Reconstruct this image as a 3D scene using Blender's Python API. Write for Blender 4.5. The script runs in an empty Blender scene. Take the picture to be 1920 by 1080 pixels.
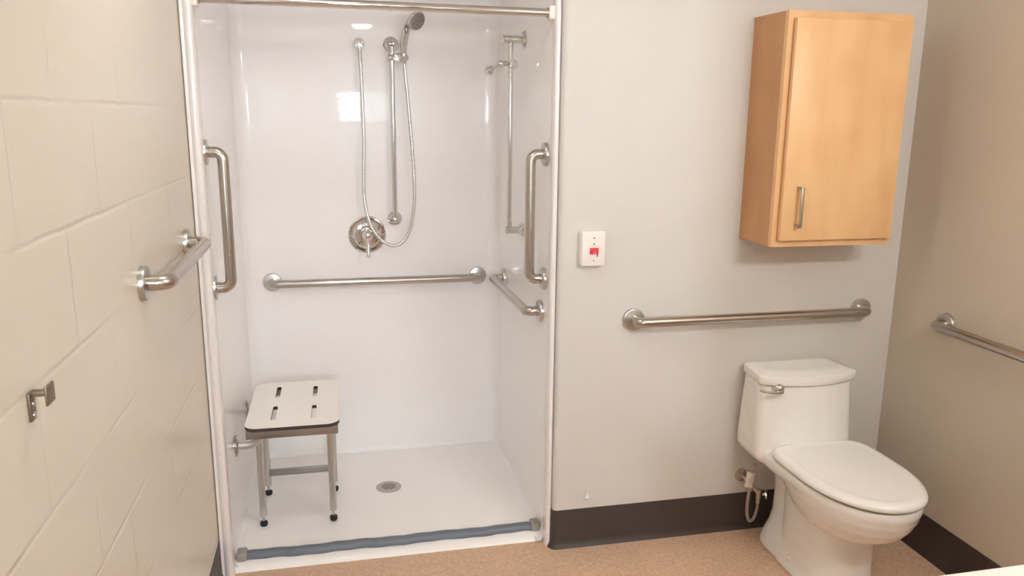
import bpy, bmesh, math, random
from mathutils import Vector, Matrix
random.seed(7)
PI = math.pi
C = bpy.context.scene.collection
XL, XR, XW = -1.265, 1.243, -0.095      # left wall, right wall, end of the toilet wall
SL, SR, SD = -1.232, -0.115, 0.972      # shower interior: left, right, depth
CEIL = 2.44

# ---------------------------------------------------------------- materials
def new_mat(name):
    m = bpy.data.materials.new(name); m.use_nodes = True
    nt = m.node_tree; b = nt.nodes['Principled BSDF']
    return m, nt, b
def mat(name, col, rough=.5, metal=0., coat=0., noise=0., nscale=40., bump=0., bscale=200., ior=None, spec=None):
    m, nt, b = new_mat(name)
    b.inputs['Base Color'].default_value = (*col, 1)
    b.inputs['Roughness'].default_value = rough
    b.inputs['Metallic'].default_value = metal
    b.inputs['Coat Weight'].default_value = coat
    b.inputs['Coat Roughness'].default_value = .02
    if spec is not None: b.inputs['Specular IOR Level'].default_value = spec
    tc = nt.nodes.new('ShaderNodeTexCoord')
    if noise:
        n = nt.nodes.new('ShaderNodeTexNoise'); n.inputs['Scale'].default_value = nscale; n.inputs['Detail'].default_value = 5
        r = nt.nodes.new('ShaderNodeValToRGB')
        r.color_ramp.elements[0].position = .3; r.color_ramp.elements[1].position = .7
        r.color_ramp.elements[0].color = (*[c*(1-noise) for c in col], 1)
        r.color_ramp.elements[1].color = (*[min(1, c*(1+noise)) for c in col], 1)
        nt.links.new(tc.outputs['Object'], n.inputs['Vector']); nt.links.new(n.outputs['Fac'], r.inputs['Fac'])
        nt.links.new(r.outputs['Color'], b.inputs['Base Color'])
    if bump:
        n2 = nt.nodes.new('ShaderNodeTexNoise'); n2.inputs['Scale'].default_value = bscale; n2.inputs['Detail'].default_value = 4
        bp = nt.nodes.new('ShaderNodeBump'); bp.inputs['Strength'].default_value = bump; bp.inputs['Distance'].default_value = .002
        nt.links.new(tc.outputs['Object'], n2.inputs['Vector']); nt.links.new(n2.outputs['Fac'], bp.inputs['Height'])
        nt.links.new(bp.outputs['Normal'], b.inputs['Normal'])
    return m
def emit(name, col, s):
    m, nt, b = new_mat(name)
    b.inputs['Base Color'].default_value = (*col, 1)
    b.inputs['Emission Color'].default_value = (*col, 1); b.inputs['Emission Strength'].default_value = s
    return m
def brushed(name, col, rough):
    m, nt, b = new_mat(name)
    b.inputs['Metallic'].default_value = 1; b.inputs['Base Color'].default_value = (*col, 1)
    tc = nt.nodes.new('ShaderNodeTexCoord'); n = nt.nodes.new('ShaderNodeTexNoise')
    n.inputs['Scale'].default_value = 90; n.inputs['Detail'].default_value = 3
    mr = nt.nodes.new('ShaderNodeMapRange'); mr.inputs['To Min'].default_value = rough-.015; mr.inputs['To Max'].default_value = rough+.015
    nt.links.new(tc.outputs['Object'], n.inputs['Vector']); nt.links.new(n.outputs['Fac'], mr.inputs['Value'])
    nt.links.new(mr.outputs['Result'], b.inputs['Roughness'])
    return m
def wood(name, c1, c2, rough=.35):
    m, nt, b = new_mat(name)
    tc = nt.nodes.new('ShaderNodeTexCoord'); mp = nt.nodes.new('ShaderNodeMapping')
    mp.inputs['Scale'].default_value = (5, 5, .8)
    n = nt.nodes.new('ShaderNodeTexNoise'); n.inputs['Scale'].default_value = 2.2; n.inputs['Detail'].default_value = 4; n.inputs['Roughness'].default_value = .45; n.inputs['Distortion'].default_value = .5
    n3 = nt.nodes.new('ShaderNodeTexNoise'); n3.inputs['Scale'].default_value = 5; n3.inputs['Detail'].default_value = 2
    mx = nt.nodes.new('ShaderNodeMix'); mx.data_type = 'FLOAT'; mx.inputs[0].default_value = .45
    r = nt.nodes.new('ShaderNodeValToRGB'); r.color_ramp.elements[0].position = .32; r.color_ramp.elements[1].position = .68
    r.color_ramp.elements[0].color = (*c1, 1); r.color_ramp.elements[1].color = (*c2, 1)
    nt.links.new(tc.outputs['Object'], mp.inputs['Vector']); nt.links.new(mp.outputs['Vector'], n.inputs['Vector'])
    nt.links.new(tc.outputs['Object'], n3.inputs['Vector'])
    nt.links.new(n.outputs['Fac'], mx.inputs[2]); nt.links.new(n3.outputs['Fac'], mx.inputs[3])
    nt.links.new(mx.outputs[0], r.inputs['Fac']); nt.links.new(r.outputs['Color'], b.inputs['Base Color'])
    b.inputs['Roughness'].default_value = rough
    return m

def block_paint(name, col):
    """painted concrete block: shallow joints, 8 x 16 inch courses, filled unevenly with paint"""
    m, nt, b = new_mat(name)
    L = nt.links.new; N = nt.nodes.new
    b.inputs['Base Color'].default_value = (*col, 1); b.inputs['Roughness'].default_value = .3
    tc = N('ShaderNodeTexCoord'); sp = N('ShaderNodeSeparateXYZ'); L(tc.outputs['Object'], sp.inputs[0])
    cb = N('ShaderNodeCombineXYZ')
    ay = N('ShaderNodeMath'); ay.inputs[1].default_value = 0.94+.406*10
    az = N('ShaderNodeMath'); az.inputs[1].default_value = -.7803+.2032*10
    L(sp.outputs['Y'], ay.inputs[0]); L(sp.outputs['Z'], az.inputs[0])
    L(ay.outputs[0], cb.inputs['X']); L(az.outputs[0], cb.inputs['Y'])
    nz = N('ShaderNodeTexNoise'); nz.inputs['Scale'].default_value = 9; nz.inputs['Detail'].default_value = 3
    L(tc.outputs['Object'], nz.inputs['Vector'])
    wob = N('ShaderNodeVectorMath'); wob.operation = 'MULTIPLY_ADD'
    wob.inputs[1].default_value = (.009, .009, 0); L(nz.outputs['Color'], wob.inputs[0]); L(cb.outputs[0], wob.inputs[2])
    br = N('ShaderNodeTexBrick'); L(wob.outputs[0], br.inputs['Vector'])
    br.inputs['Scale'].default_value = 1; br.inputs['Brick Width'].default_value = .406; br.inputs['Row Height'].default_value = .2032
    br.inputs['Mortar Size'].default_value = .0075; br.inputs['Mortar Smooth'].default_value = 1.
    br.offset = .5
    br.inputs['Color1'].default_value = br.inputs['Color2'].default_value = (1, 1, 1, 1); br.inputs['Mortar'].default_value = (0, 0, 0, 1)
    # how much of each joint is left open
    n2 = N('ShaderNodeTexNoise'); n2.inputs['Scale'].default_value = 2.3; n2.inputs['Detail'].default_value = 2
    L(tc.outputs['Object'], n2.inputs['Vector'])
    mr = N('ShaderNodeMapRange'); mr.inputs['From Min'].default_value = .42; mr.inputs['From Max'].default_value = .62; mr.inputs['To Min'].default_value = .25; mr.inputs['To Max'].default_value = 1
    L(n2.outputs['Fac'], mr.inputs['Value'])
    zf = N('ShaderNodeMapRange'); zf.inputs['From Min'].default_value = 1.66; zf.inputs['From Max'].default_value = 1.74; zf.inputs['To Min'].default_value = 1; zf.inputs['To Max'].default_value = .12; L(sp.outputs['Z'], zf.inputs['Value'])
    mz = N('ShaderNodeMath'); mz.operation = 'MULTIPLY'; L(mr.outputs[0], mz.inputs[0]); L(zf.outputs[0], mz.inputs[1])
    ml = N('ShaderNodeMath'); ml.operation = 'MULTIPLY'; L(br.outputs['Fac'], ml.inputs[0]); L(mz.outputs[0], ml.inputs[1])
    inv = N('ShaderNodeMath'); inv.operation = 'MULTIPLY'; inv.inputs[1].default_value = -1; L(ml.outputs[0], inv.inputs[0])
    b1 = N('ShaderNodeBump'); b1.inputs['Strength'].default_value = .75; b1.inputs['Distance'].default_value = .0022; L(inv.outputs[0], b1.inputs['Height'])
    n4 = N('ShaderNodeTexNoise'); n4.inputs['Scale'].default_value = 45; n4.inputs['Detail'].default_value = 5; n4.inputs['Roughness'].default_value = .6
    L(tc.outputs['Object'], n4.inputs['Vector'])
    # block pores show through only in patches
    n5 = N('ShaderNodeTexNoise'); n5.inputs['Scale'].default_value = 2.7; L(tc.outputs['Object'], n5.inputs['Vector'])
    m5 = N('ShaderNodeMapRange'); m5.inputs['From Min'].default_value = .45; m5.inputs['From Max'].default_value = .65; m5.inputs['To Min'].default_value = .25; m5.inputs['To Max'].default_value = 1; L(n5.outputs['Fac'], m5.inputs['Value'])
    m6 = N('ShaderNodeMath'); m6.operation = 'MULTIPLY'; L(n4.outputs['Fac'], m6.inputs[0]); L(m5.outputs[0], m6.inputs[1])
    b2 = N('ShaderNodeBump'); b2.inputs['Strength'].default_value = .22; b2.inputs['Distance'].default_value = .0025
    L(m6.outputs[0], b2.inputs['Height']); L(b1.outputs['Normal'], b2.inputs['Normal']); L(b2.outputs['Normal'], b.inputs['Normal'])
    return m

def floor_mat(name):
    m, nt, b = new_mat(name); L = nt.links.new; N = nt.nodes.new
    tc = N('ShaderNodeTexCoord')
    v = N('ShaderNodeTexVoronoi'); v.inputs['Scale'].default_value = 170; L(tc.outputs['Object'], v.inputs['Vector'])
    n = N('ShaderNodeTexNoise'); n.inputs['Scale'].default_value = 60; n.inputs['Detail'].default_value = 6; L(tc.outputs['Object'], n.inputs['Vector'])
    r1 = N('ShaderNodeValToRGB'); e = r1.color_ramp.elements
    e[0].position = .0; e[0].color = (.47, .30, .19, 1); e[1].position = 1; e[1].color = (.82, .60, .43, 1)
    x = r1.color_ramp.elements.new(.5); x.color = (.65, .44, .30, 1)
    sp = N('ShaderNodeSeparateColor'); L(v.outputs['Color'], sp.inputs[0])
    mx = N('ShaderNodeMix'); mx.data_type = 'FLOAT'; mx.inputs[0].default_value = .6
    L(sp.outputs[0], mx.inputs[2]); L(n.outputs['Fac'], mx.inputs[3]); L(mx.outputs[0], r1.inputs['Fac'])
    L(r1.outputs['Color'], b.inputs['Base Color']); b.inputs['Roughness'].default_value = .5
    return m

M = {}
M['block'] = block_paint('block_paint', (.70, .64, .55))
M['wall'] = mat('wall_paint', (.655, .63, .60), .55, bump=.12, bscale=260)
M['wallr'] = mat('wall_tan', (.58, .51, .42), .5, bump=.12, bscale=260)  # even tan base colour, darker than the back wall
M['ceil'] = mat('ceiling_paint', (.78, .74, .68), .8)
M['floor'] = floor_mat('speckled_vinyl')
M['base'] = mat('vinyl_base', (.055, .041, .034), .42)
M['acrylic'] = mat('gloss_acrylic', (.94, .925, .92), .3, coat=.45, spec=.25)
M['pan'] = mat('pan_acrylic', (.95, .93, .905), .32, coat=.15)
M['flange'] = mat('flange_acrylic', (.84, .81, .80), .2, coat=.5)
M['steel'] = brushed('brushed_steel', (.52, .48, .435), .25)
M['steel2'] = brushed('satin_steel', (.60, .585, .565), .3)
M['rail'] = brushed('rail_steel', (.36, .34, .335), .33)
M['chrome'] = mat('chrome', (.70, .685, .67), .07, 1)
M['hosem'] = mat('hose_metal', (.70, .68, .65), .25, 1)
M['porc'] = mat('porcelain', (.88, .87, .845), .13, coat=.5)
M['seatp'] = mat('seat_plastic', (.89, .88, .85), .2, coat=.3)
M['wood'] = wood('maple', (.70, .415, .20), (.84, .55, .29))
M['wood_shade'] = wood('maple_shaded', (.49, .245, .105), (.58, .31, .14))  # darker copy of the maple; shade of the cabinet side put into the colour
M['nickel'] = brushed('nickel', (.56, .50, .42), .32)
M['white'] = mat('white_plastic', (.86, .81, .78), .35)
M['red'] = mat('red_plastic', (.75, .035, .045), .35)
M['dark'] = mat('dark_hole', (.02, .018, .016), .6)
M['rubber'] = mat('black_rubber', (.015, .014, .014), .5)
M['dam'] = mat('grey_rubber_dam', (.155, .175, .215), .35, noise=.05, nscale=8)
M['damcap'] = mat('dam_cap', (.34, .32, .285), .45)
M['phen'] = mat('phenolic_white', (.93, .90, .86), .35)
M['phenb'] = mat('phenolic_core', (.05, .036, .03), .5)
M['drain'] = mat('drain_steel', (.52, .48, .45), .45, .35)
M['bronze'] = brushed('aged_bronze', (.30, .25, .19), .45)
M['counter'] = mat('counter_white', (.84, .79, .73), .3)
M['face'] = mat('spray_plate', (.42, .40, .38), .3, .6)
M['paper'] = mat('paper_tag', (.70, .64, .57), .7, noise=.25, nscale=160)
M['braid'] = mat('grey_hose', (.42, .37, .32), .35, .4)
M['lamp'] = emit('lamp_diffuser', (.985, .99, .985), 6.2)
M['lamp2'] = emit('lamp_rear', (.985, .99, .985), 16)
M['lampv'] = emit('lamp_vanity', (.985, .985, .975), 9.2)
M['sky'] = emit('daylight_pane', (.82, .91, 1), 70)
M['frost'] = emit('frosted_pane', (.72, .90, .97), 1.1)
M['darkwood'] = mat('added_dark_door', (.06, .045, .04), .4, noise=.2, nscale=6)  # for the added door that darkens the chrome reflections
M['print'] = mat('print_blue', (.03, .08, .4), .5)

# ---------------------------------------------------------------- mesh helpers
def orient(axis):
    return Vector(axis).normalized().to_track_quat('Z', 'Y').to_matrix().to_4x4()
def box(bm, a, b, bev=0, seg=2, mi=0):
    a = Vector(a); b = Vector(b)
    r = bmesh.ops.create_cube(bm, size=1, matrix=Matrix.Translation((a+b)/2) @ Matrix.Diagonal((*(Vector([abs(x) for x in (b-a)])), 1)))
    vs = r['verts']; fs = {f for v in vs for f in v.link_faces}
    for f in fs: f.material_index = mi
    if bev:
        es = {e for v in vs for e in v.link_edges}
        bmesh.ops.bevel(bm, geom=list(es), offset=bev, segments=seg, profile=.5, affect='EDGES', clamp_overlap=True)
def loft(bm, rings, cap=True, closed=True, mi=0):
    R = [[bm.verts.new(p) for p in ring] for ring in rings]
    n = len(rings[0]); out = []
    for i in range(len(R)-1):
        for j in range(n if closed else n-1):
            k = (j+1) % n
            try: f = bm.faces.new((R[i][j], R[i][k], R[i+1][k], R[i+1][j])); f.material_index = mi; out.append(f)
            except ValueError: pass
    if cap:
        for r in (R[0], R[-1]):
            f = bm.faces.new(r); f.material_index = mi; out.append(f)
    return out
def lathe(bm, org, axis, prof, n=32, mi=0, twist=None):
    """prof: (distance along axis, radius)"""
    m = Matrix.Translation(org) @ orient(axis)
    rings = [[m @ Vector((max(r, 1e-5)*math.cos(2*PI*k/n), max(r, 1e-5)*math.sin(2*PI*k/n), h)) for k in range(n)] for h, r in prof]
    return loft(bm, rings, True, True, mi)
def frames(path):
    P = [Vector(p) for p in path]; T = []
    for i in range(len(P)):
        a = P[max(i-1, 0)]; b = P[min(i+1, len(P)-1)]; T.append((b-a).normalized())
    u = T[0].orthogonal().normalized(); out = []
    for i, t in enumerate(T):
        u = (u - t*u.dot(t)).normalized(); out.append((P[i], u, t.cross(u)))
    return out
def tube(bm, path, r, n=20, cap=True, mi=0):
    rr = r if callable(r) else (lambda s: r)
    fr = frames(path); N = len(fr)
    rings = [[p+(u*math.cos(2*PI*k/n)+v*math.sin(2*PI*k/n))*rr(i/(N-1)) for k in range(n)] for i, (p, u, v) in enumerate(fr)]
    return loft(bm, rings, cap, True, mi)
def rounded(path, rad, seg=10):
    P = [Vector(p) for p in path]; out = [P[0]]
    for i in range(1, len(P)-1):
        a, b, c = P[i-1], P[i], P[i+1]
        d1 = (a-b).normalized(); d2 = (c-b).normalized(); ang = d1.angle(d2)
        t = min(rad/math.tan(ang/2), .49*min((a-b).length, (c-b).length) if len(P) > 3 else .9*min((a-b).length, (c-b).length))
        s = b+d1*t; e = b+d2*t
        R = t*math.tan(ang/2); ctr = b+(d1+d2).normalized()*(R/math.sin(ang/2))
        v1 = s-ctr; v2 = e-ctr; th = v1.angle(v2)
        for k in range(seg+1):
            f = k/seg
            out.append(ctr+(v1*math.sin((1-f)*th)+v2*math.sin(f*th))/math.sin(th))
    out.append(P[-1]); return out
def spline(pts, n=12):
    P = [Vector(p) for p in pts]; P = [P[0]*2-P[1]]+P+[P[-1]*2-P[-2]]; out = []
    for i in range(1, len(P)-2):
        for k in range(n):
            t = k/n; a, b, c, d = P[i-1:i+3]
            out.append(.5*((2*b)+(c-a)*t+(2*a-5*b+4*c-d)*t*t+(3*b-a-3*c+d)*t**3))
    out.append(P[-2]); return out
def sphere(bm, c, r, sc=(1, 1, 1), mi=0, n=24):
    q = bmesh.ops.create_uvsphere(bm, u_segments=n, v_segments=n//2, radius=r, matrix=Matrix.Translation(c) @ Matrix.Diagonal((*sc, 1)))
    for v in q['verts']:
        for f in v.link_faces: f.material_index = mi
def extrude_poly(bm, pts, dv, mi=0):
    dv = Vector(dv)
    loft(bm, [[Vector(p) for p in pts], [Vector(p)+dv for p in pts]], True, True, mi)

def obj(name, bm, mats, parent=None, smooth=True, ang=35, bevel=0):
    bmesh.ops.recalc_face_normals(bm, faces=bm.faces)
    me = bpy.data.meshes.new(name); 
    off = Vector((0, 0, 0))
    if parent is not None:
        q = parent
        while q is not None: off += q.location; q = q.parent
    bmesh.ops.translate(bm, verts=bm.verts, vec=-off)
    bm.to_mesh(me); bm.free()
    for mm in (mats if isinstance(mats, (list, tuple)) else [mats]): me.materials.append(mm)
    if smooth:
        for p in me.polygons: p.use_smooth = True
        me.set_sharp_from_angle(angle=math.radians(ang))
    o = bpy.data.objects.new(name, me); C.objects.link(o)
    if parent is not None: o.parent = parent
    if bevel:
        bv = o.modifiers.new('bevel', 'BEVEL'); bv.width = bevel; bv.segments = 3; bv.limit_method = 'ANGLE'; bv.harden_normals = False
    return o
def tag(o, label, cat, group=None):
    o['label'] = label; o['category'] = cat
    if group: o['group'] = group
    return o
def thing(name, label, cat, loc=(0, 0, 0), group=None):
    o = bpy.data.objects.new(name, None); C.objects.link(o); o.location = loc; o.empty_display_size = .05
    return tag(o, label, cat, group)
def B(): return bmesh.new()
def struct(name, bm, m, label, cat, parent=None, **k):
    o = obj(name, bm, m, parent, **k); o['kind'] = 'structure'; tag(o, label, cat); return o

# ---------------------------------------------------------------- the room
YB, YV = -4.3, -2.15      # far wall behind the viewer; wall carrying the vanity
b = B(); box(b, (XL-.1, YB-.1, -.1), (XR+.1, .064, 0)); box(b, (XL-.1, .064, -.1), (XR+.1, 1.2, -.005))
struct('floor', b, M['floor'], 'tan speckled sheet vinyl floor in front of the shower and under the toilet', 'floor', smooth=False)
b = B(); box(b, (XL-.1, YB-.1, CEIL), (XR+.1, 1.2, CEIL+.1))
struct('ceiling', b, M['ceil'], 'pale flat ceiling above the bathroom', 'ceiling', smooth=False)
b = B(); box(b, (XL-.12, YB-.1, 0), (XL, 1.2, CEIL))
struct('wall_left', b, M['block'], 'cream painted concrete block wall left of the shower', 'wall', smooth=False)
b = B(); box(b, (XR, YB-.1, 0), (XR+.1, 1.2, CEIL))
struct('wall_right', b, M['wallr'], 'darker tan wall to the right of the toilet', 'wall', smooth=False)
b = B()
prof = [(XR, 0), (XR, .12), (XW, .12), (XW, .018)]
for k in range(0, 7):
    a = PI-(-PI/2)*0 + (PI/2)*k/6
    prof.append((XW+.018+.018*math.cos(a), .018+.018*math.sin(a)))
extrude_poly(b, [(x, y, 0) for x, y in prof], (0, 0, CEIL))
box(b, (XL, .0, 2.12), (XW+.001, .12, CEIL))
struct('wall_back', b, M['wall'], 'light greige painted wall behind the toilet and cabinet, ending at the shower opening', 'wall', ang=40)
b = B(); box(b, (XL-.1, YB-.1, 0), (XR+.1, YB, 1.49)); box(b, (XL-.1, YB-.1, 1.80), (XR+.1, YB, CEIL))
box(b, (XL-.1, YB-.1, 1.49), (-.79, YB, 1.80)); box(b, (-.20, YB-.1, 1.49), (XR+.1, YB, 1.80))
struct('wall_rear', b, M['wall'], 'wall with a small window behind the viewer', 'wall', smooth=False)
b = B(); box(b, (-.1, YB, 0), (XR, YV, CEIL))
struct('wall_vanity', b, M['wall'], 'projecting wall that carries the vanity counter', 'wall', smooth=False)
b = B()  # unseen door, added to give the chrome something dark to reflect
for a_, c_ in (((-.96, YB+.001, 0), (-.03, YB+.035, 1.475)), ((-.96, YB+.001, 1.815), (-.03, YB+.035, 2.10)), ((-.96, YB+.001, 1.475), (-.80, YB+.035, 1.815)), ((-.19, YB+.001, 1.475), (-.03, YB+.035, 1.815))):
    box(b, a_, c_)
dd = struct('added_door', b, M['darkwood'], 'dark brown door with a small glazed light, added unseen behind the viewer to darken chrome reflections', 'door', smooth=False)
b = B(); lathe(b, (-.09, YB+.035, 1.0), (0, 1, 0), [(0, .03), (.01, .03), (.012, .012), (.05, .012)], 20); box(b, (-.20, YB+.075, .99), (-.08, YB+.09, 1.01), .004); obj('added_door_handle', b, M['nickel'], dd)
# window behind the viewer, seen only as a reflection in the shower's back panel
b = B()
for a, c in (((-.80, YB-.05, 1.475), (-.19, YB+.012, 1.50)), ((-.80, YB-.05, 1.79), (-.19, YB+.012, 1.815)), ((-.80, YB-.05, 1.475), (-.775, YB+.012, 1.815)), ((-.215, YB-.05, 1.475), (-.19, YB+.012, 1.815)), ((-.565, YB-.05, 1.475), (-.545, YB+.005, 1.815))):
    box(b, a, c, .003)
w = struct('window_1', b, M['white'], 'small white framed glazed light in the added dark door behind the viewer', 'window')
b = B(); box(b, (-.775, YB-.07, 1.50), (-.555, YB-.06, 1.79)); obj('daylight_pane', b, M['sky'], w, smooth=False)
b = B(); box(b, (-.555, YB-.07, 1.50), (-.215, YB-.06, 1.79)); obj('frosted_pane', b, M['frost'], w, smooth=False)
b = B()
for i in range(14):
    z = 1.510+i*.0215; d1, d2, d3 = [random.uniform(-.010, .010) for _ in range(3)]
    pts = spline([(-.774, YB-.03, z+d1-.012), (-.70, YB-.03, z+d2), (-.63, YB-.03, z+d3), (-.557, YB-.03, z-d1+.012)], 5)
    tube(b, pts, lambda q: .0045+.003*abs(math.sin(q*7+i)), 6)
obj('blind_slats', b, M['white'], w)

# cove base
def baseboard(name, path, label, h=.15):
    """path: wall line points; inward normal on the left of travel; cove toe at the floor"""
    b = B(); prof = [(0, 0), (.016, 0), (.013, .006), (.008, .014), (.0045, .03), (.0035, h-.006), (.002, h), (0, h)]
    P = [Vector((x, y)) for x, y in path]; rings = []
    for i, p in enumerate(P):
        d = Vector((0, 0))
        ds = []
        if i > 0: ds.append((p-P[i-1]).normalized())
        if i < len(P)-1: ds.append((P[i+1]-p).normalized())
        ns = [Vector((-q.y, q.x)) for q in ds]
        n = sum(ns, Vector((0, 0))); n = n.normalized() / (max(.3, n.normalized().dot(ns[0])))
        rings.append([(p.x+n.x*o, p.y+n.y*o, z) for o, z in prof])
    loft(b, rings)
    return struct(name, b, M['base'], label, 'baseboard', ang=30)
baseboard('baseboard_left', [(XL, .033), (XL, YB)][::-1][::-1] if False else [(XL, YB), (XL, .033)][::-1], 'dark brown vinyl cove base along the left block wall')
cor = [(XW+.018+.018*math.cos(PI+PI/2*k/6), .018+.018*math.sin(PI+PI/2*k/6)) for k in range(7)]
baseboard('baseboard_back', [(XR, 0)]+cor[::-1]+[(XW, .03)], 'dark brown vinyl cove base behind the toilet')
baseboard('baseboard_right', [(XR, YV), (XR, -.001)], 'dark brown vinyl cove base along the right wall')

# ---------------------------------------------------------------- shower unit
sh = thing('shower_surround', 'glossy white moulded shower enclosure in the alcove beside the block wall', 'shower enclosure', (-.67, .5, 0))
def arc(cx, cy, r, a0, a1, n=10): return [(cx+r*math.cos(a0+(a1-a0)*k/n), cy+r*math.sin(a0+(a1-a0)*k/n)) for k in range(n+1)]
R_ = .055
inner = [(SL, .075), (SL, .095), (SL, SD-R_-.012)] + arc(SL+R_, SD-R_, R_, PI, PI/2) + [(SL+R_+.012, SD), (SR-R_-.012, SD)] + arc(SR-R_, SD-R_, R_, PI/2, 0) + [(SR, SD-R_-.012), (SR, .06), (SR, .04)]
outer = [(SR+.012, .04), (SR+.012, SD+.012), (SL-.012, SD+.012), (SL-.012, .075)]
b = B()
ZT = 2.18
n_in = len(inner)
def wallrings(pts, z0, z1): return [[(x, y, z0) for x, y in pts], [(x, y, z1) for x, y in pts]]
# inner skin with a small cove at its foot, outer skin, rims
prev = None
cx0, cy0 = (SL+SR)/2, SD/2
def inset(pts, d):
    out = []
    for i, (x, y) in enumerate(pts):
        a = Vector(pts[max(i-1, 0)]); c = Vector(pts[min(i+1, len(pts)-1)]); t = (c-a).normalized(); n = Vector((t.y, -t.x))
        out.append((x+n.x*d, y+n.y*d))
    return out
rings = []
for k in range(7):
    a = k/6*PI/2; rr = .03
    rings.append([(x, y, .012+rr-rr*math.cos(a) if False else .012+rr*(1-math.cos(a))) for x, y in inset(inner, rr*(1-math.sin(a)))])
rings.append([(x, y, .05) for x, y in inner]); rings.append([(x, y, ZT-.02) for x, y in inner]); rings.append([(x, y, ZT) for x, y in inner])
loft(b, rings, cap=False, closed=False)
oo = outer
V = [[b.verts.new((x, y, z)) for x, y in oo] for z in (0, ZT)]
for j in range(3): b.faces.new((V[0][j], V[0][j+1], V[1][j+1], V[1][j]))
obj('wall_panel', b, M['acrylic'], sh, ang=50)
b = B(); box(b, (SL-.012, .12, ZT), (SR+.012, SD+.012, ZT+.01)); obj('roof_panel', b, M['acrylic'], sh, smooth=False)
# front flanges (bullnosed trims)
b = B()
pl = [(XL+.001, .034), (XL+.001, .022), (XL+.004, .016), (XL+.009, .020), (XL+.012, .021)] + arc(XL+.026, .026, .013, PI*1.2, PI*1.95, 8) + [(SL+.006, .040), (SL+.008, .055), (SL+.004, .068), (SL, .078), (SL-.012, .078), (SL-.012, .06), (XL+.001, .06)]
extrude_poly(b, [(x, y, 0) for x, y in pl], (0, 0, 2.12)); obj('flange', b, M['flange'], sh, ang=30)
b = B()
pr = [(XW-.001, .034), (XW-.001, .026)] + arc(XW-.011, .027, .010, 0, -PI, 8) + [(SR-.004, .045), (SR-.001, .055), (SR, .062), (SR+.012, .062), (XW-.001, .062)]
extrude_poly(b, [(x, y, 0) for x, y in pr], (0, 0, 2.12)); obj('flange', b, M['flange'], sh, ang=30)
# pan with a shallow fall to the drain, and the threshold
b = B()
DR = Vector((-.660, .597))
nx, ny = 44, 38
vs = [[None]*(ny+1) for _ in range(nx+1)]
for i in range(nx+1):
    for j in range(ny+1):
        x = SL-.005+(SR-SL+.01)*i/nx; y = .06+(SD-.055)*j/ny
        d = (Vector((x, y))-DR).length
        z = .008+.014*min(1, d/.6)
        # threshold nose at the front
        if y < .20: z = max(z, .0) 
        if y < .10: z = .020-.011*((.10-y)/.04)**1.5 if y > .06 else .004
        vs[i][j] = b.verts.new((x, y, max(z, .002)))
for i in range(nx):
    for j in range(ny): b.faces.new((vs[i][j], vs[i+1][j], vs[i+1][j+1], vs[i][j+1]))
# front edge of the threshold
e0 = [b.verts.new((v[0].co.x, .058, -.004)) for v in vs]
for i in range(nx): b.faces.new((e0[i], e0[i+1], vs[i+1][0], vs[i][0]))
pan = obj('pan', b, M['pan'], sh, ang=60)
b = B(); lathe(b, (DR.x, DR.y, .0075), (0, 0, 1), [(0, .054), (.003, .054), (.0042, .051), (.0046, .04), (.0046, 0)], 48)
dr = obj('drain', b, M['drain'], sh)
b = B()
for i in range(-2, 3):
    for j in range(-2, 3):
        if abs(i)+abs(j) > 3 : continue
        px, py = (i+j)*.0085, (i-j)*.0085
        if Vector((px, py)).length > .036: continue
        a = PI/4 if (i+j) % 2 else -PI/4
        m = Matrix.Translation((DR.x+px, DR.y+py, .0123)) @ Matrix.Rotation(a, 4, 'Z') @ Matrix.Diagonal((.0095, .0048, .0006, 1))
        bmesh.ops.create_cube(b, size=1, matrix=m)
obj('drain_slots', b, M['dark'], dr, smooth=False)

# collapsible rubber water dam on the threshold
dam = thing('water_dam', 'low grey rubber water dam strip lying across the shower threshold', 'water barrier', (-.66, .14, .02))
b = B(); rings = []
n = 40
for i in range(n+1):
    x = -1.205+(1.095-.012)*i/n; wob = .003*math.sin(i*.55)+.002*math.sin(i*1.7)
    z0 = .0200
    rings.append([(x, y+wob, z) for y, z in ((.100, z0), (.101, z0+.012), (.108, z0+.021), (.120, z0+.026), (.133, z0+.022), (.140, z0+.012), (.142, z0))])
loft(b, rings); obj('strip', b, M['dam'], dam, ang=50)
for x0, x1 in ((-1.224, -1.19), (-.150, -.117)):
    b = B(); box(b, (x0, .094, .0195), (x1, .147, .050), .006, 3); obj('end_cap', b, M['damcap'], dam)

# ---------------------------------------------------------------- grab bars
def grab_bar(A, Bp, n, label, off=.057, r=.0175, fr=.040, bend=.04, group='brushed steel grab bars'):
    A = Vector(A); Bp = Vector(Bp); n = Vector(n)
    t = thing('grab_bar', label, 'grab bar', A, group)
    b = B(); path = rounded([A+n*.004, A+n*off, Bp+n*off, Bp+n*.004], bend, 12)
    tube(b, path, r, 28); obj('bar', b, M['steel'], t)
    for P in (A, Bp):
        b = B(); lathe(b, P+n*.0005, n, [(0, fr), (.0095, fr), (.0125, fr-.0015), (.0135, fr-.004), (.0135, r+.004), (.0145, r+.0005), (.0145, r-.004)], 40)
        obj('flange', b, M['steel2'], t)
    return t
grab_bar((XL, -.150, 1.203), (XL, -.695, 1.197), (1, 0, 0), 'short level steel grab bar on the cream block wall')
grab_bar((SL, .078, 1.452), (SL, .078, 1.018), (1, 0, 0), 'upright steel grab bar on the left side of the shower opening')
grab_bar((-1.1214, SD, .8474), (-.2087, SD, .8474), (0, -1, 0), 'long level steel grab bar across the back panel of the shower')
grab_bar((SR, .108, 1.443), (SR, .108, 1.004), (-1, 0, 0), 'upright steel grab bar on the right side panel of the shower')
grab_bar((SR, .800, .868), (SR, .145, .876), (-1, 0, 0), 'level steel grab bar on the right side panel of the shower, below the upright one')
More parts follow.
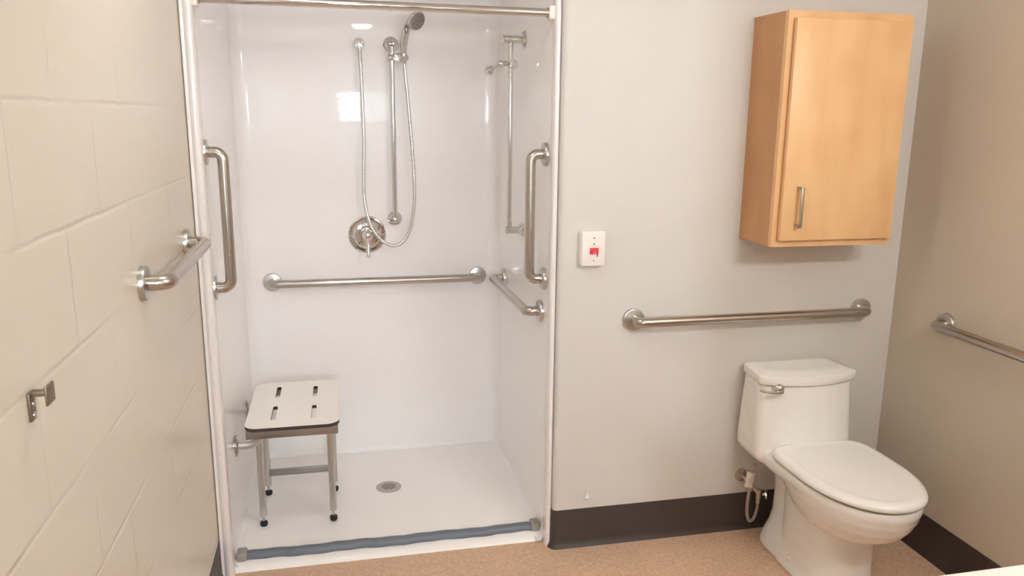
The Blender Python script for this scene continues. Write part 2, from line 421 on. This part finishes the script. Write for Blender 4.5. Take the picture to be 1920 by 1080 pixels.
grab_bar((.184, 0, .868), (1.098, 0, .868), (0, -1, 0), 'level steel grab bar on the wall above the toilet')
grab_bar((XR, -.282, .872), (XR, -1.349, .872), (-1, 0, 0), 'steel grab bar on the darker wall at the right edge, cut off by the picture')

# ---------------------------------------------------------------- curtain rod
t = thing('shower_curtain_rod', 'bare chrome curtain rod across the top of the shower opening', 'curtain rod', (SR, .045, 1.89))
b = B(); tube(b, [(SL+.02, .045, 1.904), (-.7, .045, 1.903), (SR-.012, .045, 1.900)], .0135, 24); obj('rod', b, M['chrome'], t)
b = B()
m0 = Matrix.Translation((SR-.011, .045, 1.889))
box(b, (SR-.021, .025, 1.878), (SR, .065, 1.922), .006, 3); obj('end_bracket', b, M['white'], t)
b = B(); lathe(b, (SR-.028, .045, 1.900), (1, 0, 0), [(0, .0145), (.006, .0165), (.008, .0165)], 24); obj('collar', b, M['nickel'], t)
b = B(); box(b, (SL, .022, 1.879), (SL+.022, .068, 1.927), .006, 3); obj('end_bracket', b, M['white'], t)
b = B(); lathe(b, (SL+.029, .045, 1.904), (-1, 0, 0), [(0, .0145), (.006, .0165), (.008, .0165)], 24); obj('collar', b, M['nickel'], t)

# ---------------------------------------------------------------- hand shower set on the back panel
yb = SD
t = thing('hand_shower', 'chrome hand shower on a vertical slide bar with a long looping hose', 'shower head', (-.583, yb, 1.119))
b = B(); tube(b, [(-.583, yb-.050, 1.852), (-.583, yb-.050, 1.123)], .0105, 20); obj('slide_bar', b, M['chrome'], t)
for z, r in ((1.862, .033), (1.119, .032)):
    b = B()
    lathe(b, (-.583, yb, z), (0, -1, 0), [(0, r), (.006, r), (.012, r-.006), (.018, .016), (.045, .0135), (.060, .0135), (.064, .010), (.066, 0)], 36)
    obj('bar_mount', b, M['chrome'], t)
b = B()   # sliding holder
lathe(b, (-.600, yb-.050, 1.806), (1, 0, 0), [(0, .014), (.003, .0165), (.036, .0165), (.042, .012)], 24)
lathe(b, (-.562, yb-.050, 1.806), (0, -1, 0), [(-.012, .012), (.012, .018), (.028, .0185), (.032, .014), (.033, 0)], 12)
tube(b, [(-.562, yb-.052, 1.806), (-.548, yb-.058, 1.806), (-.535, yb-.062, 1.804)], .007, 12)
lathe(b, (-.534, yb-.062, 1.785), (0, 0, 1), [(0, .011), (.004, .0135), (.032, .0155), (.036, .0155)], 24)
lathe(b, (-.522, yb-.062, 1.806), (1, 0, 0), [(0, .010), (.006, .010), (.008, .007)], 20)
obj('holder', b, M['chrome'], t)
b = B()   # wand
W = spline([(-.534, yb-.062, 1.818), (-.533, yb-.064, 1.86), (-.526, yb-.070, 1.90), (-.515, yb-.080, 1.937), (-.502, yb-.090, 1.955)], 8)
tube(b, W, lambda s: .0125+.004*math.sin(PI*min(1, s*1.1))+.004*max(0, s-.75)*4, 24)
ax = Vector((.46, -.62, -.36)).normalized(); hc = Vector((-.484, yb-.100, 1.954))
lathe(b, hc-ax*.020, ax, [(0, .008), (.004, .020), (.011, .034), (.020, .0405), (.026, .0415), (.029, .040), (.030, .0375)], 40)
wn = obj('wand', b, M['chrome'], t, ang=45)
b = B(); lathe(b, hc+ax*.0095, ax, [(0, .0372), (.0025, .0365), (.0032, .034), (.0032, 0)], 40); fc = obj('spray_face', b, M['face'], wn)
b = B(); mo = orient(ax)
for rad, cnt in ((.005, 5), (.012, 10), (.0185, 15), (.025, 20), (.031, 25)):
    for k in range(cnt):
        a = 2*PI*k/cnt+rad*40
        p = hc+ax*.0128+mo.to_3x3() @ Vector((rad*math.cos(a), rad*math.sin(a), 0))
        lathe(b, p, ax, [(0, .0013), (.0022, .0011)], 6)
obj('nozzles', b, M['rubber'], fc)
b = B(); sphere(b, (-.5235, yb-.092, 1.918), .015, (.55, .5, 1.25)); obj('mode_button', b, M['rail'], wn)
b = B()   # hose
H = spline([(-.716, yb-.036, 1.832), (-.714, yb-.045, 1.78), (-.711, yb-.052, 1.62), (-.710, yb-.055, 1.45), (-.716, yb-.056, 1.30), (-.714, yb-.058, 1.20), (-.690, yb-.064, 1.095), (-.645, yb-.066, 1.030), (-.590, yb-.064, 1.005), (-.545, yb-.060, 1.030), (-.515, yb-.058, 1.095), (-.499, yb-.058, 1.20), (-.500, yb-.058, 1.33), (-.510, yb-.058, 1.50), (-.522, yb-.060, 1.66), (-.533, yb-.062, 1.785)], 26)
N = len(H)
def hr(s):
    return .0073+.0007*math.cos(s*N*PI*.66)
tube(b, H, hr, 14); obj('hose', b, M['hosem'], t, ang=80)
b = B()   # wall supply elbow
lathe(b, (-.716, yb, 1.862), (0, -1, 0), [(0, .0235), (.010, .0235), (.030, .0225), (.036, .020), (.038, .0)], 36)
lathe(b, (-.716, yb-.030, 1.846), (0, 0, -1), [(0, .010), (.012, .010), (.013, .0085), (.030, .008), (.034, .0062)], 20)
obj('wall_elbow', b, M['chrome'], t)

# mixing valve
V0 = Vector((-.706, yb, 1.048))
t = thing('shower_valve', 'round chrome shower valve with a downward lever on the back panel', 'valve', V0)
b = B(); lathe(b, V0, (0, -1, 0), [(0, .083), (.003, .083), (.006, .080), (.007, .076), (.0045, .072), (.004, .066), (.007, .062), (.013, .057), (.016, .054), (.0175, .045), (.018, .042), (.030, .036), (.031, .030), (.031, 0)], 64)
obj('escutcheon', b, M['chrome'], t, ang=25)
b = B(); sphere(b, V0+Vector((0, -.052, .004)), .0255, (1, 1.0, 1))
lathe(b, V0+Vector((0, -.028, .004)), (0, -1, 0), [(0, .018), (.016, .015)], 24)
L_ = spline([V0+Vector((0, -.064, -.006)), V0+Vector((.001, -.076, -.035)), V0+Vector((.001, -.082, -.062)), V0+Vector((.001, -.086, -.088))], 6)
tube(b, L_, lambda s: .0085-.002*s+(.0022 if s > .86 else 0), 16)
obj('lever', b, M['chrome'], t)
b = B()
for a in (-.15, .05): lathe(b, V0+Vector((-.0735*math.cos(a), -.0058, -.0735*math.sin(a)+.002)), (0, -1, 0), [(0, .004), (.0006, .004)], 14)
obj('cold_mark', b, M['nickel'], t)
b = B(); box(b, V0+Vector((.068, -.0072, .004)), V0+Vector((.0745, -.0055, .012)), 0); obj('hot_mark', b, M['red'], t, smooth=False)

# second slide bar, on the right side panel
t = thing('shower_slide_bar', 'chrome vertical slide bar with empty swivel holder on the right panel', 'slide bar', (SR, .46, 1.125))
xs = SR-.055
b = B(); tube(b, [(xs, .46, 1.845), (xs, .46, 1.135)], .0098, 20); obj('rail', b, M['chrome'], t)
for z, r, L0 in ((1.852, .034, .088), (1.130, .029, .070)):
    b = B(); lathe(b, (SR, .46, z), (-1, 0, 0), [(0, r), (.004, r), (.016, r-.010), (.019, .0155), (L0-.012, .014), (L0-.010, .0155), (L0-.003, .0155), (L0, .012), (L0+.001, 0)], 10 if z < 1.5 else 32)
    obj('bar_mount', b, M['chrome'], t, ang=30)
b = B()
lathe(b, (xs+.006, .445, 1.760), (0, -1, 0), [(-.03, .012), (-.02, .0165), (.01, .0185), (.018, .016), (.02, 0)], 10)
tube(b, [(xs, .45, 1.762), (xs-.045, .43, 1.764)], .009, 12)
sphere(b, (xs-.045, .425, 1.760), .0145)
tube(b, [(xs-.050, .42, 1.757), (xs-.09, .40, 1.735)], .0052, 12)
lathe(b, (xs-.078, .405, 1.744), (-.80, -.35, -.52), [(0, .006), (.006, .012), (.018, .0165), (.028, .0165), (.034, .013), (.035, 0)], 12)
obj('swivel_holder', b, M['chrome'], t, ang=28)

# ---------------------------------------------------------------- fold-down shower seat
ZS = .484
t = thing('shower_bench', 'white slotted shower seat with black edge on four steel legs', 'shower seat', (-1.02, .43, .02))
x0, x1, y0, y1 = -1.182, -.852, .175, .672
def rrect(x0, x1, y0, y1, r, n=8):
    return arc(x1-r, y1-r, r, 0, PI/2, n)+arc(x0+r, y1-r, r, PI/2, PI, n)+arc(x0+r, y0+r, r, PI, 1.5*PI, n)+arc(x1-r, y0+r, r, 1.5*PI, 2*PI, n)
me = B()
out = rrect(x0, x1, y0, y1, .045)
slots = [rrect(x-.0085, x+.0085, a, c, .0075, 4) for x, a, c in ((-1.087, .250, .390), (-1.087, .487, .612), (-.944, .240, .378), (-.944, .478, .598))]
def slab_with_holes(bm, outline, holes, z0, z1, ztop_edge):
    for z, mi in ((z1, 0), (z0, 1)):
        eds = []
        for loop in [outline]+holes:
            vv = [bm.verts.new((x, y, z)) for x, y in loop]
            eds += [bm.edges.new((vv[i], vv[(i+1) % len(vv)])) for i in range(len(vv))]
        r = bmesh.ops.triangle_fill(bm, use_beauty=True, use_dissolve=False, edges=eds)
        for f in r['geom']:
            if isinstance(f, bmesh.types.BMFace): f.material_index = mi
    for loop in [outline]+holes:
        loft(bm, [[(x, y, z0) for x, y in loop], [(x, y, z1) for x, y in loop]], cap=False, mi=1)
slab_with_holes(me, out, slots, ZS-.0125, ZS, 0)
bmesh.ops.remove_doubles(me, verts=me.verts, dist=.00005)
obj('seat_top', me, [M['phen'], M['phenb']], t, ang=20)
b = B()   # frame of square tube under the top
zf0, zf1 = ZS-.044, ZS-.0127
box(b, (x0+.005, y0+.012, zf0), (x1-.005, y0+.040, zf1), .0015)
box(b, (x0+.005, y1-.040, zf0), (x1-.005, y1-.012, zf1), .0015)
box(b, (x0+.02, y0+.03, zf0), (x0+.045, y1-.03, zf1), .0015)
box(b, (x1-.045, y0+.03, zf0), (x1-.02, y1-.03, zf1), .0015)
obj('seat_frame', b, M['rail'], t)
legs = [(-1.151, .345), (-.889, .340), (-1.153, .605), (-.884, .590)]
for lx, ly in legs:
    b = B(); tube(b, [(lx, ly, zf0+.01), (lx, ly, .062)], .0128, 20); lg = obj('leg', b, M['steel2'], t)
    b = B(); tube(b, [(lx, ly, .066), (lx, ly, .034)], .0045, 10); obj('leg_bolt', b, M['steel'], lg)
    b = B(); lathe(b, (lx, ly, .0185), (0, 0, 1), [(0, .010), (.003, .0135), (.010, .0150), (.017, .0145), (.019, .008)], 20); obj('rubber_foot', b, M['rubber'], lg)
b = B(); box(b, (-1.150, .594, .105), (-.886, .606, .132), .001); obj('crossbar', b, M['rail'], t)
for wy in (.325, .700):
    b = B()
    sgn = 1 if wy < .5 else -1
    path = rounded([(SL+.002, wy, .363), (-1.158, wy, .363), (-1.120, wy, .445)], .05, 12)
    tube(b, path, .0148, 20)
    arm = obj('wall_arm', b, M['steel2'], t)
    b = B(); lathe(b, (SL+.0005, wy, .363), (1, 0, 0), [(0, .022), (.006, .022), (.008, .018), (.010, .0135), (.020, .0135)], 24)
    box(b, (SL+.0005, wy-.014, .325), (SL+.006, wy+.014, .401), .002)
    for dz in (-.028, .028): lathe(b, (SL+.005, wy, .363+dz), (1, 0, 0), [(0, .006), (.004, .005), (.005, 0)], 12)
    obj('wall_plate', b, M['steel'], t)
b = B(); tube(b, [(-1.120, .325, .445), (-1.120, .700, .445)], .011, 16)
obj('pivot_tube', b, M['steel2'], t)

# ---------------------------------------------------------------- cabinet
cx0, cx1, cy0, cz0, cz1 = .575, 1.022, -.215, 1.152, 1.904
t = thing('wall_cabinet', 'tall maple wall cabinet with one plain door, mounted beside the corner', 'cabinet', (cx0, 0, cz0))
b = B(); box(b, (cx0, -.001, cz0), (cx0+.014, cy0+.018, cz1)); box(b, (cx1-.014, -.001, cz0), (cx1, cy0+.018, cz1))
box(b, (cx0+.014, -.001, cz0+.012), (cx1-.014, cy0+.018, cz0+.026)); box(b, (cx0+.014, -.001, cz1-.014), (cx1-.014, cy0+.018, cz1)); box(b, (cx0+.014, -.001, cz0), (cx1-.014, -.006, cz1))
obj('carcass', b, M['wood_shade'], t, smooth=False)
b = B(); box(b, (cx0, cy0, cz0), (cx0+.038, cy0+.019, cz1)); box(b, (cx1-.030, cy0, cz0), (cx1, cy0+.019, cz1))
box(b, (cx0+.038, cy0, cz0), (cx1-.030, cy0+.019, cz0+.034)); box(b, (cx0+.038, cy0, cz1-.036), (cx1-.030, cy0+.019, cz1))
obj('face_frame', b, M['wood'], t, smooth=False)
b = B(); box(b, (cx0+.018, cy0-.0225, cz0+.024), (cx1-.012, cy0-.0050, cz1-.024), .0016, 2)
door = obj('door', b, M['wood'], t)
b = B(); hy = cy0-.0225
box(b, (.6405, hy-.030, 1.222), (.6515, hy-.024, 1.354), .0008)
for z in (1.226, 1.350): box(b, (.6405, hy-.0295, z-.005), (.6515, hy+.0005, z+.005), .0008)
obj('handle', b, M['nickel'], door)

# ---------------------------------------------------------------- emergency call station
ax0, ax1, az0, az1 = -.026, .0565, 1.073, 1.190
t = thing('emergency_call_switch', 'white wall box with a red emergency call switch beside the shower', 'switch', (0.015, 0, az0))
b = B(); box(b, (ax0, -.026, az0), (ax1, -.0002, az1), .004, 3); obj('back_box', b, M['white'], t)
b = B(); box(b, (ax0+.003, -.034, az0-.001), (ax1+.003, -.0265, az1+.001), .003, 3); pf = obj('face_plate', b, M['white'], t)
b = B(); box(b, (.0045, -.0375, 1.1130), (.0350, -.034, 1.1350), .0008, 2); sw = obj('red_switch', b, M['red'], t)
b = B(); box(b, (.0215, -.0382, 1.118), (.0230, -.0372, 1.124), 0); box(b, (.016, -.0382, 1.1165), (.028, -.0372, 1.1173), 0); obj('switch_mark', b, M['white'], sw, smooth=False)
b = B(); box(b, (.0305, -.0348, 1.1035), (.0335, -.0335, 1.1145), 0); obj('slot', b, M['dark'], t, smooth=False)
for z in (1.168, 1.1475, 1.0905):
    b = B(); lathe(b, (.0195, -.0338, z), (0, -1, 0), [(0, .0026), (.0008, .0024), (.001, 0)], 14); obj('screw', b, M['dark'] if z > 1.1 else M['rail'], t)
b = B(); tube(b, [(.0175, -.028, az0+.001), (.0175, -.028, az0-.008)], .001, 6); obj('pull_cord', b, M['white'], t)

# small white plastic clip low on the wall
b = B(); lathe(b, (.031, -.010, .196), (0, 0, 1), [(0, .0085), (.002, .009), (.004, .006), (.020, .0038), (.023, .0025)], 20)
lathe(b, (.031, -.0002, .198), (0, -1, 0), [(0, .007), (.002, .007), (.003, .004), (.010, .004)], 16)
tag(obj('wall_plug', b, M['white'], None), 'tiny white plastic plug low on the wall above the brown base', 'wall plug')

# robe hook on the block wall
t = thing('robe_hook', 'small dark metal hook with a square end plate on the block wall', 'hook', (XL, -1.384, 1.144))
hk = -1.384
b = B(); box(b, (XL+.0003, hk-.010, 1.142), (XL+.004, hk+.010, 1.184), .001)
path = [(XL+.003, 1.186), ]
box(b, (XL+.002, hk-.0065, 1.178), (XL+.027, hk+.0065, 1.186), .0015)
obj('bracket', b, M['bronze'], t)
for z in (1.150, 1.167):
    b = B(); lathe(b, (XL+.004, hk, z), (1, 0, 0), [(0, .0045), (.002, .004), (.003, 0)], 12); obj('screw', b, M['nickel'], t)
b = B(); m = Matrix.Translation((XL+.036, hk+.002, 1.180)) @ Matrix.Rotation(math.radians(0), 4, 'Z')
box(b, (XL+.025, hk-.016, 1.166), (XL+.029, hk+.016, 1.195), .0015); obj('end_plate', b, M['bronze'], t)

# ---------------------------------------------------------------- toilet
TX = .806
t = thing('toilet', 'off-white one-piece toilet with closed elongated lid in the corner', 'toilet', (TX, -.35, 0))
def egg(cx, yb, yw, yf, hw, z, nb=4.5, nf=2.15, n=64):
    out = []
    for k in range(n):
        a = 2*PI*k/n; c, s = math.cos(a), math.sin(a)
        if s >= 0: e = 2/nb; x = hw*math.copysign(abs(c)**e, c); y = yw+(yb-yw)*abs(s)**e
        else: e = 2/nf; x = hw*math.copysign(abs(c)**e, c); y = yw+(yf-yw)*abs(s)**e
        out.append((cx+x, y, z))
    return out
def chaikin(P, it=3, q=.25):
    P = [Vector(p) for p in P]
    for _ in range(it):
        o = []
        for i in range(len(P)):
            a, c = P[i], P[(i+1) % len(P)]; o += [a*(1-q)+c*q, a*q+c*(1-q)]
        P = o
    return P
def tank(cx, hwb, hwf, yb, yf, bow, z, rb=.012, rf=.03):
    """trapezoid plan, bowed front, rounded corners"""
    def corner(p, a, c, r, n=6):
        p, a, c = Vector(p), Vector(a), Vector(c); s = p+(a-p).normalized()*r; e = p+(c-p).normalized()*r
        return [(s*(1-t)**2+p*2*t*(1-t)+e*t*t) for t in [k/n for k in range(n+1)]]
    BL, BR, FR, FL = (cx-hwb, yb), (cx+hwb, yb), (cx+hwf, yf), (cx-hwf, yf)
    mid = [(cx+hwf*u, yf-bow*(1-u*u)) for u in (.8, .55, .3, 0, -.3, -.55, -.8)]
    pts = corner(BL, FL, BR, rb)+corner(BR, BL, FR, rb)+corner(FR, BR, mid[0], rf)+[Vector(q) for q in mid]+corner(FL, mid[-1], BL, rf)
    return [(p[0], p[1], z) for p in pts]
b = B()
TC = .792
# tank body
loft(b, [tank(TC+.002, .150, .155, -.045, -.175, .02, .352, .03, .04), tank(TC+.001, .172, .176, -.030, -.19, .035, .362, .02, .03), tank(TC, .182, .188, -.022, -.19, .043, .385, .014, .025),
         tank(TC, .183, .190, -.022, -.188, .043, .43), tank(TC, .174, .187, -.022, -.176, .045, .56), tank(TC, .166, .184, -.022, -.170, .045, .652)])
# deck
loft(b, [egg(TX, -.06, -.40, -.670, .165, .350), egg(TX, -.05, -.40, -.688, .180, .360), egg(TX, -.04, -.40, -.696, .188, .378),
         egg(TX, -.04, -.40, -.697, .189, .388), egg(TX, -.04, -.40, -.696, .187, .402), egg(TX, -.045, -.40, -.690, .182, .409)])
# bowl
loft(b, [egg(TX, -.30, -.42, -.520, .080, .232, 2.4), egg(TX, -.28, -.42, -.565, .106, .240, 2.4), egg(TX, -.265, -.42, -.605, .132, .256, 2.4), egg(TX, -.25, -.42, -.640, .153, .280, 2.4), egg(TX, -.235, -.42, -.668, .170, .315, 2.6), egg(TX, -.22, -.42, -.686, .181, .350, 2.8), egg(TX, -.20, -.42, -.692, .186, .38, 3)])
# front column
loft(b, [egg(TX, -.16, -.38, -.530, .128, 0.0, 5, 2.8), egg(TX, -.16, -.38, -.525, .126, .015, 5, 2.8), egg(TX, -.18, -.38, -.515, .112, .045, 5, 2.8), egg(TX, -.19, -.38, -.512, .106, .09, 5, 2.8), egg(TX, -.19, -.38, -.512, .104, .15, 5, 2.8), egg(TX, -.19, -.38, -.515, .105, .20, 5, 2.8), egg(TX, -.19, -.40, -.525, .110, .27, 5, 2.8)])
# rear trapway block
loft(b, [egg(TX, -.055, -.20, -.42, .124, 0.0, 3.2, 4), egg(TX, -.055, -.20, -.42, .123, .02, 3.2, 4), egg(TX, -.06, -.20, -.42, .112, .05, 3.2, 4), egg(TX, -.07, -.20, -.42, .096, .085, 3.2, 4), egg(TX, -.075, -.20, -.40, .084, .13, 3.2, 4), egg(TX, -.075, -.20, -.40, .080, .22, 3.2, 4), egg(TX, -.07, -.20, -.40, .084, .30, 3.2, 4), egg(TX, -.065, -.20, -.40, .095, .37, 3.2, 4)])
bmesh.ops.recalc_face_normals(b, faces=b.faces)
body = obj('body', b, M['porc'], t)
rm = body.modifiers.new('remesh', 'REMESH'); rm.mode = 'VOXEL'; rm.voxel_size = .005; rm.use_smooth_shade = True
sm = body.modifiers.new('smooth', 'SMOOTH'); sm.factor = .6; sm.iterations = 6
b = B()
zl = .657
loft(b, [tank(TC, .160, .177, -.028, -.162, .045, zl-.004), tank(TC, .168, .187, -.022, -.173, .047, zl-.0035, .012, .018), tank(TC, .1715, .1915, -.019, -.178, .048, zl-.001, .012, .018), tank(TC, .173, .193, -.018, -.180, .048, zl+.003, .012, .018), tank(TC, .173, .193, -.018, -.180, .048, zl+.024, .012, .018),
         tank(TC, .1715, .1915, -.0195, -.1785, .048, zl+.0285, .012, .018), tank(TC, .167, .187, -.024, -.174, .047, zl+.0315, .012, .018), tank(TC, .149, .158, -.042, -.150, .040, zl+.0375, .012, .018), tank(TC, .146, .155, -.045, -.147, .039, zl+.0385, .012, .018), tank(TC, .12, .13, -.06, -.125, .03, zl+.0385, .012, .018)])
obj('tank_lid', b, M['porc'], t, ang=40)
# flush lever
b = B(); LV = Vector((.660, -.199, .645))
lathe(b, LV+Vector((0, .012, 0)), (0, -1, 0), [(0, .018), (.012, .0205), (.019, .0195), (.028, .014), (.032, .007), (.033, 0)], 28)
tube(b, spline([LV+Vector((.006, -.013, -.010)), LV+Vector((-.015, -.022, -.010)), LV+Vector((-.048, -.027, -.005)), LV+Vector((-.084, -.022, .006))], 6), lambda s: .0085-.004*s, 16)
obj('flush_lever', b, M['chrome'], t)
# dark slab painting the shade in the gap under the lid, then the lid
b = B()
loft(b, [egg(TX, -.215, -.42, -.692, .180, .4095, 6), egg(TX, -.215, -.42, -.692, .180, .4145, 6)]); obj('seat_gap_shade', b, M['dark'], t)
b = B()
loft(b, [egg(TX, -.212, -.42, -.700, .186, .4145, 6), egg(TX, -.209, -.42, -.704, .190, .418, 6), egg(TX, -.208, -.42, -.705, .1905, .424, 6), egg(TX, -.210, -.42, -.703, .188, .432, 6), egg(TX, -.216, -.42, -.694, .179, .4385, 6), egg(TX, -.228, -.42, -.680, .164, .4415, 6), egg(TX, -.236, -.42, -.672, .156, .4400, 6), egg(TX, -.25, -.42, -.655, .14, .4400, 6), egg(TX, -.30, -.42, -.58, .08, .4412, 6)])
obj('seat_lid', b, M['seatp'], t, ang=50)
for s in (-1, 1):
    b = B(); box(b, (TX+s*.075-.022, -.225, .408), (TX+s*.075+.022, -.198, .430), .006, 3); obj('hinge', b, M['seatp'], t)
# bolt cap on the foot
b = B(); sphere(b, (TX-.108, -.30, .042), .012, (1, 1, .8)); obj('bolt_cap', b, M['porc'], t)

# supply line with valve and paper tag
t = thing('water_supply_line', 'looped grey supply hose and chrome stop valve beside the toilet', 'supply line', (.70, -.01, .13))
b = B()
lathe(b, (.655, -.0003, .225), (0, -1, 0), [(0, .026), (.003, .026), (.008, .014), (.009, .008)], 24)
tube(b, rounded([(.655, -.002, .225), (.655, -.045, .225), (.700, -.055, .170)], .015, 6), .0075, 14)
lathe(b, (.702, -.055, .185), (0, 0, -1), [(0, .011), (.035, .011), (.037, .009), (.055, .009)], 20)
obj('stop_valve', b, M['nickel'], t)
b = B(); lathe(b, (.716, -.062, .168), (.85, -.5, .1), [(0, .006), (.006, .007), (.010, .018), (.016, .018), (.018, .010)], 8); obj('valve_handle', b, M['chrome'], t)
b = B(); tube(b, spline([(.702, -.055, .135), (.700, -.058, .110), (.686, -.066, .078), (.664, -.076, .070), (.648, -.084, .088), (.640, -.088, .125), (.639, -.092, .18), (.643, -.096, .24), (.652, -.10, .315)], 10), .0062, 14); obj('hose', b, M['braid'], t)
b = B()
for r0, r1 in ((.0145, .0150),):
    m = Matrix.Translation((.6365, -.093, .222)) @ Matrix.Rotation(math.radians(6), 4, 'Y')
    n = 28; rings = []
    for rr, h in ((.0150, 0), (.0152, .062), (.0144, .062), (.0142, 0)):
        rings.append([m @ Vector((rr*math.cos(2*PI*k/n), rr*math.sin(2*PI*k/n), h)) for k in range(n)])
    loft(b, rings+[rings[0]], cap=False)
obj('paper_tag', b, M['paper'], t)

# ---------------------------------------------------------------- vanity counter (its far edge shows at lower right)
t = thing('vanity_counter', 'white countertop whose far edge crosses the bottom right corner', 'counter', (.55, YV, .8))
ce = -1.588
b = B(); box(b, (-.08, YV+.001, .812), (XR-.001, ce, .850), .006, 3); top = obj('countertop', b, M['counter'], t)
b = B(); lathe(b, (.75, -1.87, .8505), (0, 0, 1), [(-.04, .02), (-.035, .10), (-.01, .165), (.002, .18), (.004, .185), (.002, .19), (-.001, .19)], 40)
for v in b.verts: v.co.x = .75+(v.co.x-.75)*1.25
obj('basin', b, M['porc'], top)
b = B(); box(b, (-.06, YV+.001, .70), (XR-.001, ce-.03, .812), .002); obj('apron', b, M['counter'], t)

# ---------------------------------------------------------------- lamps (out of frame)
def disc_light(x, y, r, m, label):
    t = thing('ceiling_light', label, 'light', (x, y, CEIL))
    b = B(); lathe(b, (x, y, CEIL-.0005), (0, 0, -1), [(0, r+.02), (.012, r+.018), (.016, r+.004)], 40); obj('trim_ring', b, M['white'], t)
    b = B(); lathe(b, (x, y, CEIL-.016), (0, 0, -1), [(0, r), (.02, r*.85), (.032, r*.5), (.036, 0)], 40); obj('diffuser', b, m, t)
disc_light(-.85, -.78, .13, M['lamp'], 'round ceiling light above the open floor in front of the shower')
disc_light(-.54, -3.78, .10, M['lamp2'], 'round ceiling light behind the viewer')
t = thing('vanity_light', 'wall light bar above the vanity counter', 'light', (.62, YV, 2.03))
b = B(); box(b, (.30, YV+.001, 2.0), (.94, YV+.03, 2.09), .004); obj('backplate', b, M['chrome'], t)
b = B(); box(b, (.31, YV+.031, 1.985), (.93, YV+.11, 2.085), .02, 4); obj('diffuser', b, M['lampv'], t)

# ---------------------------------------------------------------- camera, world, view
cam = bpy.data.cameras.new('camera'); co = bpy.data.objects.new('camera', cam); C.objects.link(co)
yaw, pit, rol = map(math.radians, (12.4517, -12.3761, .5449))
F = Vector((math.sin(yaw)*math.cos(pit), math.cos(yaw)*math.cos(pit), math.sin(pit)))
Rt = Vector((math.cos(yaw), -math.sin(yaw), 0)); U = Rt.cross(F)
R2 = Rt*math.cos(rol)+U*math.sin(rol); U2 = -Rt*math.sin(rol)+U*math.cos(rol)
m = Matrix((R2, U2, -F)).transposed().to_4x4(); m.translation = (-.825, -2.5683, 1.5751)
co.matrix_world = m
cam.sensor_width = 36; cam.lens = 1480.2*36/1920; cam.clip_start = .05
bpy.context.scene.camera = co
w = bpy.data.worlds.new('world'); bpy.context.scene.world = w; w.use_nodes = True
w.node_tree.nodes['Background'].inputs[0].default_value = (.5, .55, .6, 1); w.node_tree.nodes['Background'].inputs[1].default_value = .3
vs_ = bpy.context.scene.view_settings
vs_.view_transform = 'Standard'; vs_.look = 'None'; vs_.gamma = 1; vs_.use_curve_mapping = False; vs_.exposure = 2.46
bpy.context.scene.cycles.max_bounces = 14; bpy.context.scene.cycles.diffuse_bounces = 8
